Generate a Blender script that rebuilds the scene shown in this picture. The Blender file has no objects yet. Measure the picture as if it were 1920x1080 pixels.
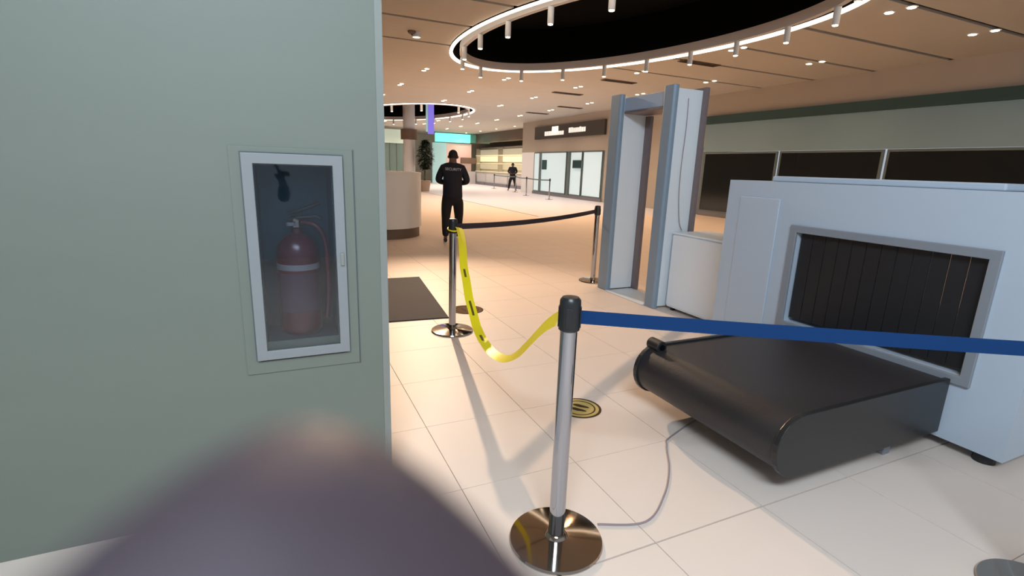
import bpy, bmesh, math, random
from mathutils import Vector, Matrix, Euler
random.seed(7)
sc = bpy.context.scene
C = bpy.context.scene.collection
PI = math.pi
R = math.radians

# ------------------------------------------------------------ camera, world, light, exposure
cd = bpy.data.cameras.new('camera'); cam = bpy.data.objects.new('camera', cd); C.objects.link(cam)
cd.sensor_width = 36.0; cd.lens = 950 / 1920 * 36.0; cd.clip_start = 0.004; cd.clip_end = 200
cam.location = (0, 0, 1.45)
cam.rotation_euler = (Matrix.Rotation(R(-25), 3, 'Z') @ Matrix.Rotation(R(90 - 13.3), 3, 'X') @ Matrix.Rotation(R(2.0), 3, 'Z')).to_euler()
cd.dof.use_dof = True; cd.dof.focus_distance = 4.0; cd.dof.aperture_fstop = 10.0
sc.camera = cam
sc.view_settings.view_transform = 'Standard'; sc.view_settings.look = 'None'
sc.view_settings.gamma = 1.0; sc.view_settings.use_curve_mapping = False
sc.view_settings.exposure = 0.38
W = bpy.data.worlds.new('world'); sc.world = W; W.use_nodes = True
bg = W.node_tree.nodes['Background']; bg.inputs[0].default_value = (0.80, 0.88, 1.0, 1); bg.inputs[1].default_value = 0.40

def lamp(kind, name, loc, energy, color, size=0.3, target=None, **kw):
    l = bpy.data.lights.new(name, kind); l.energy = energy; l.color = color
    if kind == 'AREA':
        l.shape = 'RECTANGLE'; l.size = size; l.size_y = kw.get('size_y', size)
    elif kind == 'SPOT':
        l.shadow_soft_size = size; l.spot_size = R(kw.get('angle', 120)); l.spot_blend = 1.0
    else: l.shadow_soft_size = size
    o = bpy.data.objects.new(name, l); C.objects.link(o); o.location = loc
    if target is not None:
        o.rotation_euler = (Vector(target) - Vector(loc)).to_track_quat('-Z', 'Y').to_euler()
    return o
WARM = (1.0, 0.64, 0.36); NEUT = (1.0, 0.93, 0.86); COOL = (0.78, 0.88, 1.0)
CEIL = 4.2
# unseen cool fill added behind the photographer, then the hall floodlight
lamp('AREA', 'cool_fill_light', (-0.4, -1.4, 4.1), 300, (0.72, 0.86, 1.0), 2.2, (2.4, 2.2, 0), size_y=1.2)
lamp('SPOT', 'hall_floodlight', (2.95, 11.6, 4.06), 2100, (1.0, 0.72, 0.49), 0.05, (1.35, 3.0, 0.0), angle=50)
GX = [4.24, 6.85, 9.5, 12.1]; GY = [5.7, 9.0, 12.36, 15.66, 18.95, 22.3, 25.7, 28.9, 32.1, 35.4, 38.6]
RING = [((6.5, 9.65), 4.94, 2.53), ((6.7, 28.9), 5.6, 2.75)]
AX1 = Vector((0.193, -0.981)); AX2 = Vector((0.981, 0.193))
def in_ring(x, y, m=0.35):
    for c, a, b in RING:
        d = Vector((x - c[0], y - c[1]))
        if (d.dot(AX1) / (a + m)) ** 2 + (d.dot(AX2) / (b + m)) ** 2 < 1: return True
    return False
for gx in GX:
    for gy in GY:
        if not in_ring(gx, gy):
            lamp('SPOT', 'downlight_lamp', (gx, gy, 4.14), 85 if gy < 14 else 190, WARM if gy < 18 else (1.0, 0.78, 0.62), 0.05, (gx, gy, 0), angle=140)
for x, y in ((14.85, 32.3), (14.85, 35.5), (14.85, 38.7), (14.85, 42.0)):
    lamp('SPOT', 'downlight_lamp', (x, y, 4.14), 220, (1.0, 0.82, 0.68), 0.05, (x, y, 0), angle=150)
for c, a, b in RING:
    for k in range(6):
        t = k / 6 * 2 * PI
        p = Vector(c) + AX1 * (a * 0.93) * math.cos(t) + AX2 * (b * 0.9) * math.sin(t)
        lamp('SPOT', 'ring_lamp', (p.x, p.y, 3.8), 60, WARM if c[1] < 20 else (1.0, 0.84, 0.72), 0.06, (p.x, p.y, 0), angle=150)

# ------------------------------------------------------------ materials
MATS = {}
def mat(name, col, rough=0.5, metal=0.0, emit=None, es=1.0, var=0.0, scale=5.0, bump=0.0, spec=0.5, trans=0.0, alpha=1.0, coat=0.0, stretch=None):
    m = bpy.data.materials.new(name); m.use_nodes = True; nt = m.node_tree; b = nt.nodes['Principled BSDF']
    b.inputs['Base Color'].default_value = (*col, 1); b.inputs['Roughness'].default_value = rough
    b.inputs['Metallic'].default_value = metal; b.inputs['Specular IOR Level'].default_value = spec
    b.inputs['Transmission Weight'].default_value = trans; b.inputs['Alpha'].default_value = alpha
    b.inputs['Coat Weight'].default_value = coat
    if emit:
        b.inputs['Emission Color'].default_value = (*emit, 1); b.inputs['Emission Strength'].default_value = es
    if var or bump:
        tc = nt.nodes.new('ShaderNodeTexCoord'); mp = nt.nodes.new('ShaderNodeMapping'); n = nt.nodes.new('ShaderNodeTexNoise')
        nt.links.new(tc.outputs['Object'], mp.inputs[0]); nt.links.new(mp.outputs[0], n.inputs['Vector'])
        if stretch: mp.inputs['Scale'].default_value = stretch
        n.inputs['Scale'].default_value = scale; n.inputs['Detail'].default_value = 4
        if var:
            mx = nt.nodes.new('ShaderNodeMix'); mx.data_type = 'RGBA'
            mx.inputs[6].default_value = (*[c * (1 - var) for c in col], 1); mx.inputs[7].default_value = (*[min(1, c * (1 + var)) for c in col], 1)
            nt.links.new(n.outputs['Fac'], mx.inputs[0]); nt.links.new(mx.outputs[2], b.inputs['Base Color'])
        if bump:
            bp = nt.nodes.new('ShaderNodeBump'); bp.inputs['Strength'].default_value = bump; bp.inputs['Distance'].default_value = 0.01
            nt.links.new(n.outputs['Fac'], bp.inputs['Height']); nt.links.new(bp.outputs[0], b.inputs['Normal'])
    MATS[name] = m; return m
mat('wall', (0.17, 0.192, 0.16), 0.55, var=0.06, scale=1.6, stretch=(0.5, 1, 2.5), bump=0.03)
mat('tile', (0.79, 0.665, 0.575), 0.50, var=0.04, scale=2.0, spec=0.3)
mat('tile_far', (0.74, 0.72, 0.77), 0.42, var=0.04, scale=2.0, spec=0.3)
mat('grout', (0.20, 0.17, 0.15), 0.8)
mat('ceiling', (0.56, 0.53, 0.475), 0.7, var=0.03, scale=0.6)
mat('ceiling_dark', (0.05, 0.042, 0.036), 0.8)
mat('black', (0.003, 0.003, 0.003), 0.9, spec=0.05)
mat('glow', (1, 0.95, 0.85), 0.5, emit=(1.0, 0.84, 0.66), es=3.2)
mat('lens', (1, 0.95, 0.85), 0.5, emit=(1.0, 0.86, 0.62), es=9)
mat('trackgrey', (0.72, 0.69, 0.68), 0.5)
mat('white_metal', (0.75, 0.74, 0.72), 0.4)
mat('trim', (0.24, 0.255, 0.23), 0.4)
mat('cab_white', (0.25, 0.265, 0.27), 0.4)
mat('cab_dark', (0.10, 0.12, 0.12), 0.6)
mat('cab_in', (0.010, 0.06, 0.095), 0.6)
mat('red', (0.10, 0.004, 0.018), 0.35, coat=0.2)
mat('label', (0.28, 0.26, 0.30), 0.6)
mat('label_purple', (0.085, 0.035, 0.07), 0.5)
mat('rubber', (0.012, 0.012, 0.014), 0.5)
mat('chrome', (0.42, 0.44, 0.49), 0.04, metal=1.0)
mat('brass', (0.40, 0.34, 0.28), 0.08, metal=1.0)
mat('plastic_black', (0.015, 0.016, 0.017), 0.35)
mat('belt_blue', (0.002, 0.032, 0.12), 0.7, spec=0.2)
mat('belt_black', (0.02, 0.012, 0.018), 0.6)
mat('tape', (0.93, 0.77, 0.008), 0.45, bump=0.1, scale=30)
mat('tape_print', (0.10, 0.08, 0.01), 0.5)
mat('gate_grey', (0.22, 0.30, 0.38), 0.4)
mat('gate_panel', (0.76, 0.82, 0.86), 0.4)
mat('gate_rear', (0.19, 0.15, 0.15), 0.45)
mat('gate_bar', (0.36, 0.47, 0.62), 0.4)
mat('box_white', (0.84, 0.91, 0.97), 0.4)
mat('scan_body', (0.45, 0.52, 0.60), 0.4)
mat('scan_grey', (0.22, 0.24, 0.27), 0.5)
mat('conv_black', (0.022, 0.020, 0.022), 0.45, bump=0.1, scale=60)
mat('mat_dark', (0.036, 0.031, 0.038), 0.85, bump=0.4, scale=120, var=0.1)
mat('decal_dark', (0.07, 0.04, 0.02), 0.8, spec=0.1)
mat('decal_brown', (0.16, 0.09, 0.045), 0.9, spec=0.1)
mat('decal_gold', (0.56, 0.42, 0.14), 0.6, spec=0.2)
mat('cloth_navy', (0.008, 0.008, 0.016), 0.8, bump=0.3, scale=14)
mat('cloth_black', (0.006, 0.006, 0.008), 0.85, bump=0.2, scale=14)
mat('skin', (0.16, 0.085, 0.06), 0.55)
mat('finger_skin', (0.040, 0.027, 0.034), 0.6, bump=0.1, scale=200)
mat('nail', (0.2, 0.12, 0.11), 0.3)
mat('hair', (0.008, 0.006, 0.005), 0.7)
mat('print_white', (0.6, 0.62, 0.68), 0.6)
mat('counter_white', (0.90, 0.90, 0.88), 0.4)
mat('wood_brown', (0.20, 0.13, 0.09), 0.5, var=0.2, scale=4, stretch=(1, 1, 6))
mat('base_brown', (0.17, 0.12, 0.09), 0.5)
mat('column_white', (0.88, 0.88, 0.90), 0.5)
mat('store_wall', (0.46, 0.40, 0.33), 0.6, var=0.03, scale=0.5)
mat('sign_board', (0.055, 0.045, 0.038), 0.4)
mat('sign_letter', (0.9, 0.85, 0.8), 0.5, emit=(1.0, 0.88, 0.78), es=0.55)
mat('sign_icon', (0.9, 0.85, 0.7), 0.5, emit=(1.0, 0.92, 0.70), es=0.85)
mat('frosted', (0.55, 0.66, 0.68), 0.25, emit=(0.62, 0.80, 0.84), es=0.36)
mat('frame_grey', (0.14, 0.18, 0.18), 0.4)
mat('plinth_grey', (0.20, 0.20, 0.23), 0.5)
mat('screen_dark', (0.03, 0.07, 0.08), 0.2)
mat('teal', (0.1, 0.6, 0.55), 0.4, emit=(0.22, 0.88, 0.74), es=0.85)
mat('teal_dim', (0.08, 0.28, 0.22), 0.5, emit=(0.10, 0.28, 0.2), es=0.3)
mat('purple', (0.15, 0.12, 0.5), 0.4, emit=(0.16, 0.13, 0.55), es=0.85)
mat('pale_blue', (0.4, 0.6, 0.6), 0.4, emit=(0.32, 0.52, 0.52), es=0.4)
mat('pink_wall', (0.6, 0.42, 0.36), 0.5, emit=(0.62, 0.40, 0.33), es=0.35)  # wall's own glow stands in for the lit shop interior
mat('cream', (0.8, 0.72, 0.5), 0.5, emit=(0.85, 0.74, 0.50), es=0.6)
mat('cream_dim', (0.6, 0.55, 0.42), 0.5, emit=(0.55, 0.48, 0.36), es=0.4)
mat('taupe', (0.50, 0.44, 0.38), 0.6)
mat('brown_header', (0.13, 0.075, 0.045), 0.5)
mat('low_white', (0.66, 0.64, 0.64), 0.4)
mat('green_glass', (0.16, 0.24, 0.22), 0.15)
mat('pale_green', (0.5, 0.6, 0.52), 0.4, emit=(0.5, 0.62, 0.52), es=0.3)
mat('dark_window', (0.012, 0.016, 0.018), 0.12)
mat('header_blue', (0.25, 0.38, 0.44), 0.4)
mat('header_green', (0.03, 0.08, 0.08), 0.4)
mat('leaf', (0.035, 0.055, 0.03), 0.5)
mat('pot', (0.42, 0.30, 0.22), 0.6)
mat('bark', (0.12, 0.08, 0.05), 0.8)
mat('cable_grey', (0.30, 0.24, 0.25), 0.5)
mg = mat('glass', (0.66, 0.74, 0.80), 0.03, trans=1.0, spec=0.2)

# ------------------------------------------------------------ mesh helpers
class MB:
    def __init__(s): s.v = []; s.f = []
    def add(s, vs, fs):
        n = len(s.v); s.v += [tuple(v) for v in vs]; s.f += [tuple(i + n for i in f) for f in fs]; return s
    def box(s, x0, x1, y0, y1, z0, z1):
        return s.add([(x, y, z) for z in (z0, z1) for (x, y) in ((x0, y0), (x1, y0), (x1, y1), (x0, y1))],
                     [(3, 2, 1, 0), (4, 5, 6, 7), (0, 1, 5, 4), (1, 2, 6, 5), (2, 3, 7, 6), (3, 0, 4, 7)])
    def prism(s, poly, z0, z1):
        n = len(poly)
        return s.add([(x, y, z0) for x, y in poly] + [(x, y, z1) for x, y in poly],
                     [tuple(range(n - 1, -1, -1)), tuple(range(n, 2 * n))] + [(i, (i + 1) % n, n + (i + 1) % n, n + i) for i in range(n)])
    def lathe(s, prof, seg=32, cx=0, cy=0):
        vs = []; fs = []; k = len(prof)
        for i in range(seg):
            a = 2 * PI * i / seg
            vs += [(cx + r * math.cos(a), cy + r * math.sin(a), z) for r, z in prof]
        for i in range(seg):
            j = (i + 1) % seg
            for q in range(k - 1): fs.append((i * k + q, j * k + q, j * k + q + 1, i * k + q + 1))
        fs.append(tuple(i * k for i in range(seg - 1, -1, -1))); fs.append(tuple(i * k + k - 1 for i in range(seg)))
        return s.add(vs, fs)
    def tube(s, pts, r, seg=10, closed=False):
        pts = [Vector(p) for p in pts]; n = len(pts); rr = r if isinstance(r, (list, tuple)) else [r] * n
        vs = []; fs = []; up = None
        for i, p in enumerate(pts):
            a = pts[(i - 1) % n] if (closed or i > 0) else p; b = pts[(i + 1) % n] if (closed or i < n - 1) else p
            t = (b - a).normalized()
            if up is None: up = t.orthogonal().normalized()
            up = (up - t * up.dot(t)).normalized(); w = t.cross(up)
            for k in range(seg):
                g = 2 * PI * k / seg; vs.append(p + (up * math.cos(g) + w * math.sin(g)) * rr[i])
        for i in range(n if closed else n - 1):
            j = (i + 1) % n
            for k in range(seg):
                l = (k + 1) % seg; fs.append((i * seg + k, i * seg + l, j * seg + l, j * seg + k))
        if not closed: fs.append(tuple(range(seg - 1, -1, -1))); fs.append(tuple((n - 1) * seg + k for k in range(seg)))
        return s.add(vs, fs)
    def ribbon(s, pts, wdir, w, th):   # flat belt: pts centre line, wdir list of width vectors
        vs = []; fs = []; n = len(pts)
        for i, p in enumerate(pts):
            p = Vector(p); a = Vector(pts[max(0, i - 1)]); b = Vector(pts[min(n - 1, i + 1)])
            t = (b - a).normalized(); u = Vector(wdir[i] if isinstance(wdir, list) else wdir).normalized()
            u = (u - t * u.dot(t)).normalized(); nn = t.cross(u)
            vs += [p + u * w / 2 + nn * th / 2, p - u * w / 2 + nn * th / 2, p - u * w / 2 - nn * th / 2, p + u * w / 2 - nn * th / 2]
        for i in range(n - 1):
            for k in range(4):
                l = (k + 1) % 4; fs.append((i * 4 + k, i * 4 + l, i * 4 + 4 + l, i * 4 + 4 + k))
        fs += [(3, 2, 1, 0), tuple((n - 1) * 4 + k for k in range(4))]
        return s.add(vs, fs)
    def sphere(s, c, r, seg=16, sz=1.0):
        prof = [(max(1e-4, r * math.cos(t)), r * sz * math.sin(t)) for t in [(-PI / 2 + PI * i / 10) for i in range(11)]]
        vs = MB().lathe([(a, b + c[2]) for a, b in prof], seg, c[0], c[1]); return s.add(vs.v, vs.f)
    def build(s, name, m, parent=None, smooth=False, bev=0.0, loc=None):
        me = bpy.data.meshes.new(name); me.from_pydata(s.v, [], s.f)
        bm = bmesh.new(); bm.from_mesh(me); bmesh.ops.recalc_face_normals(bm, faces=bm.faces); bm.to_mesh(me); bm.free()
        me.materials.append(MATS[m])
        o = bpy.data.objects.new(name, me); C.objects.link(o)
        if smooth:
            for p in me.polygons: p.use_smooth = True
            try:
                me.set_sharp_from_angle(angle=R(40))
            except Exception: pass
        if bev:
            b = o.modifiers.new('bevel', 'BEVEL'); b.width = bev; b.segments = 2; b.limit_method = 'ANGLE'
        if parent: o.parent = parent
        if loc: o.location = loc
        return o
def tag(o, label=None, cat=None, group=None, kind=None):
    if label: o['label'] = label
    if cat: o['category'] = cat
    if group: o['group'] = group
    if kind: o['kind'] = kind
    return o
def thing(name, label, cat, loc=(0, 0, 0), rz=0, group=None):
    o = bpy.data.objects.new(name, None); C.objects.link(o); o.location = loc; o.rotation_euler = (0, 0, rz)
    o.empty_display_size = 0.1
    return tag(o, label, cat, group)
def struct(o): o['kind'] = 'structure'; return o
def dup(root, loc, rz=None, label=None):
    r = root.copy(); C.objects.link(r); r.location = loc
    if rz is not None: r.rotation_euler = (0, 0, rz)
    if label: r['label'] = label
    for ch in list(root.children):
        c = ch.copy(); C.objects.link(c); c.parent = r
        for g in list(ch.children):
            d = g.copy(); C.objects.link(d); d.parent = c
    return r
def smooth_path(P, n=8):
    P = [Vector(p) for p in P]; out = []
    for i in range(len(P) - 1):
        p0 = P[max(0, i - 1)]; p1 = P[i]; p2 = P[i + 1]; p3 = P[min(len(P) - 1, i + 2)]
        for k in range(n):
            t = k / n
            out.append(0.5 * ((2 * p1) + (p2 - p0) * t + (2 * p0 - 5 * p1 + 4 * p2 - p3) * t * t + (3 * p1 - p0 - 3 * p2 + p3) * t ** 3))
    out.append(P[-1]); return out

# ------------------------------------------------------------ floor
TX0, TY0, TP = 0.69 - 0.61 * 2, 1.33 - 0.62 * 2, (0.61, 0.62)
NX, NY = 15, 15
TX1, TY1 = TX0 + NX * TP[0], TY0 + NY * TP[1]
fm = MB()
fm.box(TX0, TX1, TY0, TY1, -0.15, -0.008)
floor = struct(fm.build('floor', 'grout'))
def slab(x0, x1, y0, y1, m, n='floor_slab'):
    return MB().box(x0, x1, y0, y1, -0.15, 0).build(n, m, floor)
slab(-6, TX0, -4, TY1, 'tile'); slab(TX0, 14.4, -4, TY0, 'tile'); slab(TX1, 14.4, TY0, TY1, 'tile')
slab(-6, 7.42, TY1, 48, 'tile'); slab(7.42, 14.4, TY1, 14.2, 'tile')
slab(7.50, 22, 14.2, 48, 'tile_far'); slab(7.42, 7.50, 14.2, 48, 'plinth_grey', 'floor_inlay')
tile0 = None
for i in range(NX):
    for j in range(NY):
        g = 0.0035; gy = 0.009 if j == 2 else g
        x = TX0 + i * TP[0]; y = TY0 + j * TP[1]
        if tile0 is None:
            tile0 = MB().box(g / 2, TP[0] - g / 2, g / 2, TP[1] - g / 2, -0.008, 0).build('floor_tile', 'tile', floor, loc=(x, y, 0))
        elif j == 2:
            MB().box(g / 2, TP[0] - g / 2, 0.006, TP[1] - g / 2, -0.008, 0).build('floor_tile', 'tile', floor, loc=(x, y, 0))
        else:
            t = tile0.copy(); C.objects.link(t); t.parent = floor; t.location = (x, y, 0)

# ------------------------------------------------------------ ceiling with two oval recesses
def cuts(y, c, a, b):
    # x intersections of scanline y with the tilted ellipse
    A = (AX1.x / a) ** 2 + (AX2.x / b) ** 2; dy = y - c[1]
    B = 2 * dy * (AX1.x * AX1.y / a ** 2 + AX2.x * AX2.y / b ** 2); D = dy * dy * ((AX1.y / a) ** 2 + (AX2.y / b) ** 2) - 1
    q = B * B - 4 * A * D
    if q <= 0: return None
    return c[0] + (-B - math.sqrt(q)) / (2 * A), c[0] + (-B + math.sqrt(q)) / (2 * A)
def strip(x0, x1, y0, y1, z0, z1):
    """ceiling strip minus ovals -> list of outlines"""
    n = 24; ys = [y0 + (y1 - y0) * k / n for k in range(n + 1)]
    for c, a, b in RING:
        rows = [(y, cuts(y, c, a, b)) for y in ys]; hit = [r for r in rows if r[1]]
        if hit:
            if len(hit) < len(rows):
                L = [(q[0], y) for y, q in hit]; Rr = [(q[1], y) for y, q in hit]
                if rows[0][1] is None:   # oval starts inside strip
                    m = (hit[0][1][0] + hit[0][1][1]) / 2; y_ = hit[0][0] - 0.002
                    return [[(x0, y0), (m, y0), (m, y_)] + L + [(x0, y1)], [(m, y0), (x1, y0), (x1, y1)] + Rr[::-1] + [(m, y_)]]
                m = (hit[-1][1][0] + hit[-1][1][1]) / 2; y_ = hit[-1][0] + 0.002
                return [[(x0, y0)] + L + [(m, y_), (m, y1), (x0, y1)], [(x1, y1), (m, y1), (m, y_)] + Rr[::-1] + [(x1, y0)]]
            return [[(x0, y0)] + [(q[0], y) for y, q in rows] + [(x0, y1)], [(x1, y0), (x1, y1)] + [(q[1], y) for y, q in rows[::-1]]]
    return [[(x0, y0), (x1, y0), (x1, y1), (x0, y1)]]
edges = [-4, -1.5, 0.25, 1.98, 3.7, 5.42, 7.15, 8.85, 10.5, 12.3, 14.05]
while edges[-1] < 46: edges.append(edges[-1] + 1.75)
edges[-1] = 48.0
cm = MB()
for a, b in zip(edges, edges[1:]):
    for out in strip(-6, 22, a, b, 0, 0): cm.prism(out, CEIL + 0.05, CEIL + 0.12)
ceiling = struct(cm.build('ceiling', 'ceiling_dark'))
for a, b in zip(edges, edges[1:]):
    g = 0.12 if b < 15 else 0.006
    for out in strip(-6, 22, a + g, b, 0, 0): MB().prism(out, CEIL, CEIL + 0.045).build('ceiling_panel', 'ceiling', ceiling)

def ell(c, a, b, z, n=96, off=0.0):
    return [(c[0] + AX1.x * (a + off) * math.cos(t) + AX2.x * (b + off) * math.sin(t), c[1] + AX1.y * (a + off) * math.cos(t) + AX2.y * (b + off) * math.sin(t), z) for t in [2 * PI * k / n for k in range(n)]]
def band(mb, c, a, b, off0, off1, z0, z1, n=96):
    P = [ell(c, a, b, z, n, o) for o, z in ((off0, z0), (off1, z0), (off1, z1), (off0, z1))]
    vs = [P[k][i] for i in range(n) for k in range(4)]
    fs = [(i * 4 + k, i * 4 + (k + 1) % 4, ((i + 1) % n) * 4 + (k + 1) % 4, ((i + 1) % n) * 4 + k) for i in range(n) for k in range(4)]
    return mb.add(vs, fs)
def ring(idx, label):
    c, a, b = RING[idx]
    t = thing('oval_ceiling_light', label, 'ceiling light', (c[0], c[1], CEIL))
    o = (0, 0)
    band(MB(), o, a, b, 0.0, 0.03, -0.02, 1.1).build('recess_wall', 'black', t)
    MB().prism([(p[0], p[1]) for p in ell(o, a, b, 0)], 1.1, 1.14).build('recess_top', 'black', t)
    band(MB(), o, a, b, -0.055, 0.025, -0.04, 0.010).build('glow_strip', 'glow', t, smooth=True)
    band(MB(), o, a, b, -0.34, -0.24, -0.04, 0.14).build('track', 'trackgrey', t, smooth=True)
    return t
ring(0, 'large oval ceiling recess edged by a glowing light strip, above the detector gate')
ring(1, 'smaller far oval ceiling recess with glowing rim around the white column')
# track spotlights under the inner track
s0 = None
def spotlight(loc, label):
    t = thing('track_spotlight', label, 'spotlight', loc, 0, 'spotlights of the oval tracks')
    MB().lathe([(0.045, -0.27), (0.055, -0.26), (0.055, 0.0), (0.03, 0.01)], 20).build('housing', 'white_metal', t, smooth=True)
    MB().lathe([(0.042, -0.280), (0.042, -0.272)], 20).build('lens', 'lens', t)
    MB().lathe([(0.015, 0.011), (0.015, 0.06)], 10).build('stem', 'trackgrey', t)
    return t
ORD = ['first', 'second', 'third', 'fourth', 'fifth', 'sixth', 'seventh', 'eighth', 'ninth', 'tenth', 'eleventh', 'twelfth']; cnt = {}; NAMES = []
for idx in (0, 1):
    c, a, b = RING[idx]; a -= 0.29; b -= 0.29
    n = 18 if idx == 0 else 14
    pts = ell(c, a, b, 0, 400); L = [0]
    for i in range(400): L.append(L[-1] + (Vector(pts[i]) - Vector(pts[(i + 1) % 400])).length)
    for k in range(n):
        target = (k + 0.17) / n * L[-1]
        i = min(range(400), key=lambda q: abs(L[q] - target)); p = pts[i]
        d = Vector((p[0] - c[0], p[1] - c[1])); rel = 'left' if d.dot(AX2) < 0 else 'right'
        cnt[(idx, rel)] = cnt.get((idx, rel), 0) + 1
        far_first = rel == 'left'
        o_ = ORD[cnt[(idx, rel)] - 1]
        lab = f"white cylinder spotlight, {o_} from the {'near' if rel == 'right' else 'far'} end, {rel} side of the {'large near' if idx == 0 else 'smaller far'} oval"
        NAMES.append((idx, rel, d.y, lab))
        if s0 is None: s0 = spotlight((p[0], p[1], CEIL - 0.045), lab)
        else: dup(s0, (p[0], p[1], CEIL - 0.045), label=lab)
fl = thing('ceiling_floodlight', 'single bright round floodlight in the pale ceiling left of the large oval', 'floodlight', (2.95, 11.6, CEIL))
band(MB(), (0, 0), 0.09, 0.09, -0.01, 0.01, -0.10, 0.0, 32).build('housing', 'white_metal', fl, smooth=True)
MB().lathe([(0.075, -0.02), (0.075, -0.001)], 24).build('reflector', 'lens', fl)
# downlights
d0 = None
rowname = {5.7: 'nearest', 9.0: 'second', 12.36: 'third', 15.66: 'fourth', 18.95: 'fifth', 22.3: 'sixth', 25.7: 'seventh', 28.9: 'eighth', 32.1: 'ninth', 35.4: 'tenth', 38.6: 'farthest'}
colname = {4.24: 'leftmost', 6.85: 'second', 9.5: 'third', 12.1: 'rightmost'}
for gx in GX:
    for gy in GY:
        if in_ring(gx, gy): continue
        for q, dy in enumerate((-0.17, 0.17)):
            lab = f"small round downlight, {'nearer' if q == 0 else 'farther'} of its pair, {colname[gx]} line, {rowname[gy]} row of the ceiling"
            loc = (gx, gy + dy, CEIL)
            if d0 is None:
                d0 = thing('ceiling_downlight', lab, 'downlight', loc, 0, 'round downlights of the ceiling grid')
                band_ = MB().lathe([(0.085, 0.0), (0.09, -0.012), (0.065, -0.016)], 20).build('trim_ring', 'white_metal', d0, smooth=True)
                MB().lathe([(0.06, -0.024), (0.06, -0.017)], 20).build('lens', 'lens', d0)
            else: dup(d0, loc, label=lab)
for q, y in enumerate((32.3, 35.5, 38.7, 42.0)):
    dup(d0, (14.85, y, CEIL), label='single small downlight, ' + ('nearest', 'second', 'third', 'farthest')[q] + ' of the line above the far low white counters')
v0 = None
for k, (x, y, w) in enumerate([(9.95, 10.6, 'above the detector gate'), (9.95, 13.98, 'behind the large oval'), (10.0, 17.2, 'between the third and rightmost light lines'), (12.26, 20.8, 'in front of the long shop sign'), (12.26, 24.0, 'beside the far part of the shop sign')]):
    lab = 'dark slotted ceiling air vent ' + w
    if v0 is None:
        v0 = thing('ceiling_vent', lab, 'vent', (x, y, CEIL), 0, 'slotted ceiling vents')
        MB().box(-0.6, 0.6, -0.13, 0.13, -0.02, 0).build('frame', 'brown_header', v0)
        for q in range(3): MB().box(-0.57, 0.57, -0.1 + q * 0.08, -0.06 + q * 0.08, -0.03, -0.021).build('slat', 'ceiling_dark', v0)
    else: dup(v0, (x, y, CEIL), label=lab)
t = thing('smoke_detector', 'small dark round detector on the pale ceiling beside the grey wall', 'detector', (2.84, 11.55, CEIL))
MB().lathe([(0.09, 0), (0.09, -0.03), (0.05, -0.06)], 20).build('housing', 'base_brown', t, smooth=True)
MB().lathe([(0.012, -0.06), (0.012, -0.08)], 10).build('sensor', 'black', t)

# ------------------------------------------------------------ left wall with extinguisher niche
WY = 2.16; HX0, HX1, HZ0, HZ1 = -0.07, 0.205, 0.735, 1.43
def wall_hole(x0, x1, y0, y1, z0, z1, hx0, hx1, hz0, hz1, d):
    m = MB(); xs = (x0, hx0, hx1, x1); zs = (z0, hz0, hz1, z1)
    for i in range(3):
        for j in range(3):
            if (i, j) == (1, 1): continue
            m.add([(xs[i], y0, zs[j]), (xs[i + 1], y0, zs[j]), (xs[i + 1], y0, zs[j + 1]), (xs[i], y0, zs[j + 1])], [(0, 1, 2, 3)])
    b = y0 + d
    m.add([(hx0, y0, hz0), (hx1, y0, hz0), (hx1, y0, hz1), (hx0, y0, hz1), (hx0, b, hz0), (hx1, b, hz0), (hx1, b, hz1), (hx0, b, hz1)],
          [(0, 4, 5, 1), (1, 5, 6, 2), (2, 6, 7, 3), (3, 7, 4, 0), (4, 7, 6, 5)])
    m.add([(x0, y0, z0), (x1, y0, z0), (x1, y1, z0), (x0, y1, z0), (x0, y0, z1), (x1, y0, z1), (x1, y1, z1), (x0, y1, z1)],
          [(0, 3, 2, 1), (4, 5, 6, 7), (1, 2, 6, 5), (2, 3, 7, 6), (3, 0, 4, 7)])
    bm = bmesh.new(); me = bpy.data.meshes.new('w'); me.from_pydata(m.v, [], m.f); bm.from_mesh(me); bmesh.ops.remove_doubles(bm, verts=bm.verts, dist=1e-5)
    m2 = MB(); m2.v = [tuple(v.co) for v in bm.verts]; m2.f = [tuple(v.index for v in f.verts) for f in bm.faces]; bm.free(); return m2
wall_left = struct(wall_hole(-6, 0.405, WY, 2.9, 0, CEIL, HX0, HX1, HZ0, HZ1, 0.22).build('wall_left', 'wall'))
m = MB().prism([(0.385, WY - 0.004), (0.414, WY - 0.004), (0.414, 2.9), (0.4055, 2.9), (0.4055, WY - 0.0005), (0.385, WY - 0.0005)], 0, CEIL)
struct(m.build('trim_1', 'trim'))
# cabinet
cab = thing('extinguisher_cabinet', 'grey framed glass-door fire extinguisher cabinet set into the grey-green wall', 'cabinet', (0.0675, WY, 0.6))
def frame(x0, x1, z0, z1, w, y0, y1, w2=None):
    m = MB(); a, b, c, d = x0 + w, x1 - w, z0 + w, z1 - w
    o = [(x0, z0), (x1, z0), (x1, z1), (x0, z1)]; i = [(a, c), (b, c), (b, d), (a, d)]
    vs = [(x, y, z) for y in (y0, y1) for x, z in o + i]; fs = []
    for k in range(4):
        l = (k + 1) % 4
        fs += [(k, l, 4 + l, 4 + k), (8 + k, 12 + k, 12 + l, 8 + l), (k, 8 + k, 8 + l, l), (4 + k, 4 + l, 12 + l, 12 + k)]
    return m.add(vs, fs)
cx, cz = 0.0675, 0.6
frame(-0.150 - cx, 0.285 - cx, 0.605 - cz, 1.495 - cz, 0.052, -0.006, -0.0002).build('surround', 'wall', cab, bev=0.0015)
frame(-0.115 - cx, 0.250 - cx, 0.66 - cz, 1.478 - cz, 0.004, -0.0075, -0.0062).build('shadow_gap', 'cab_dark', cab)
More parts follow.
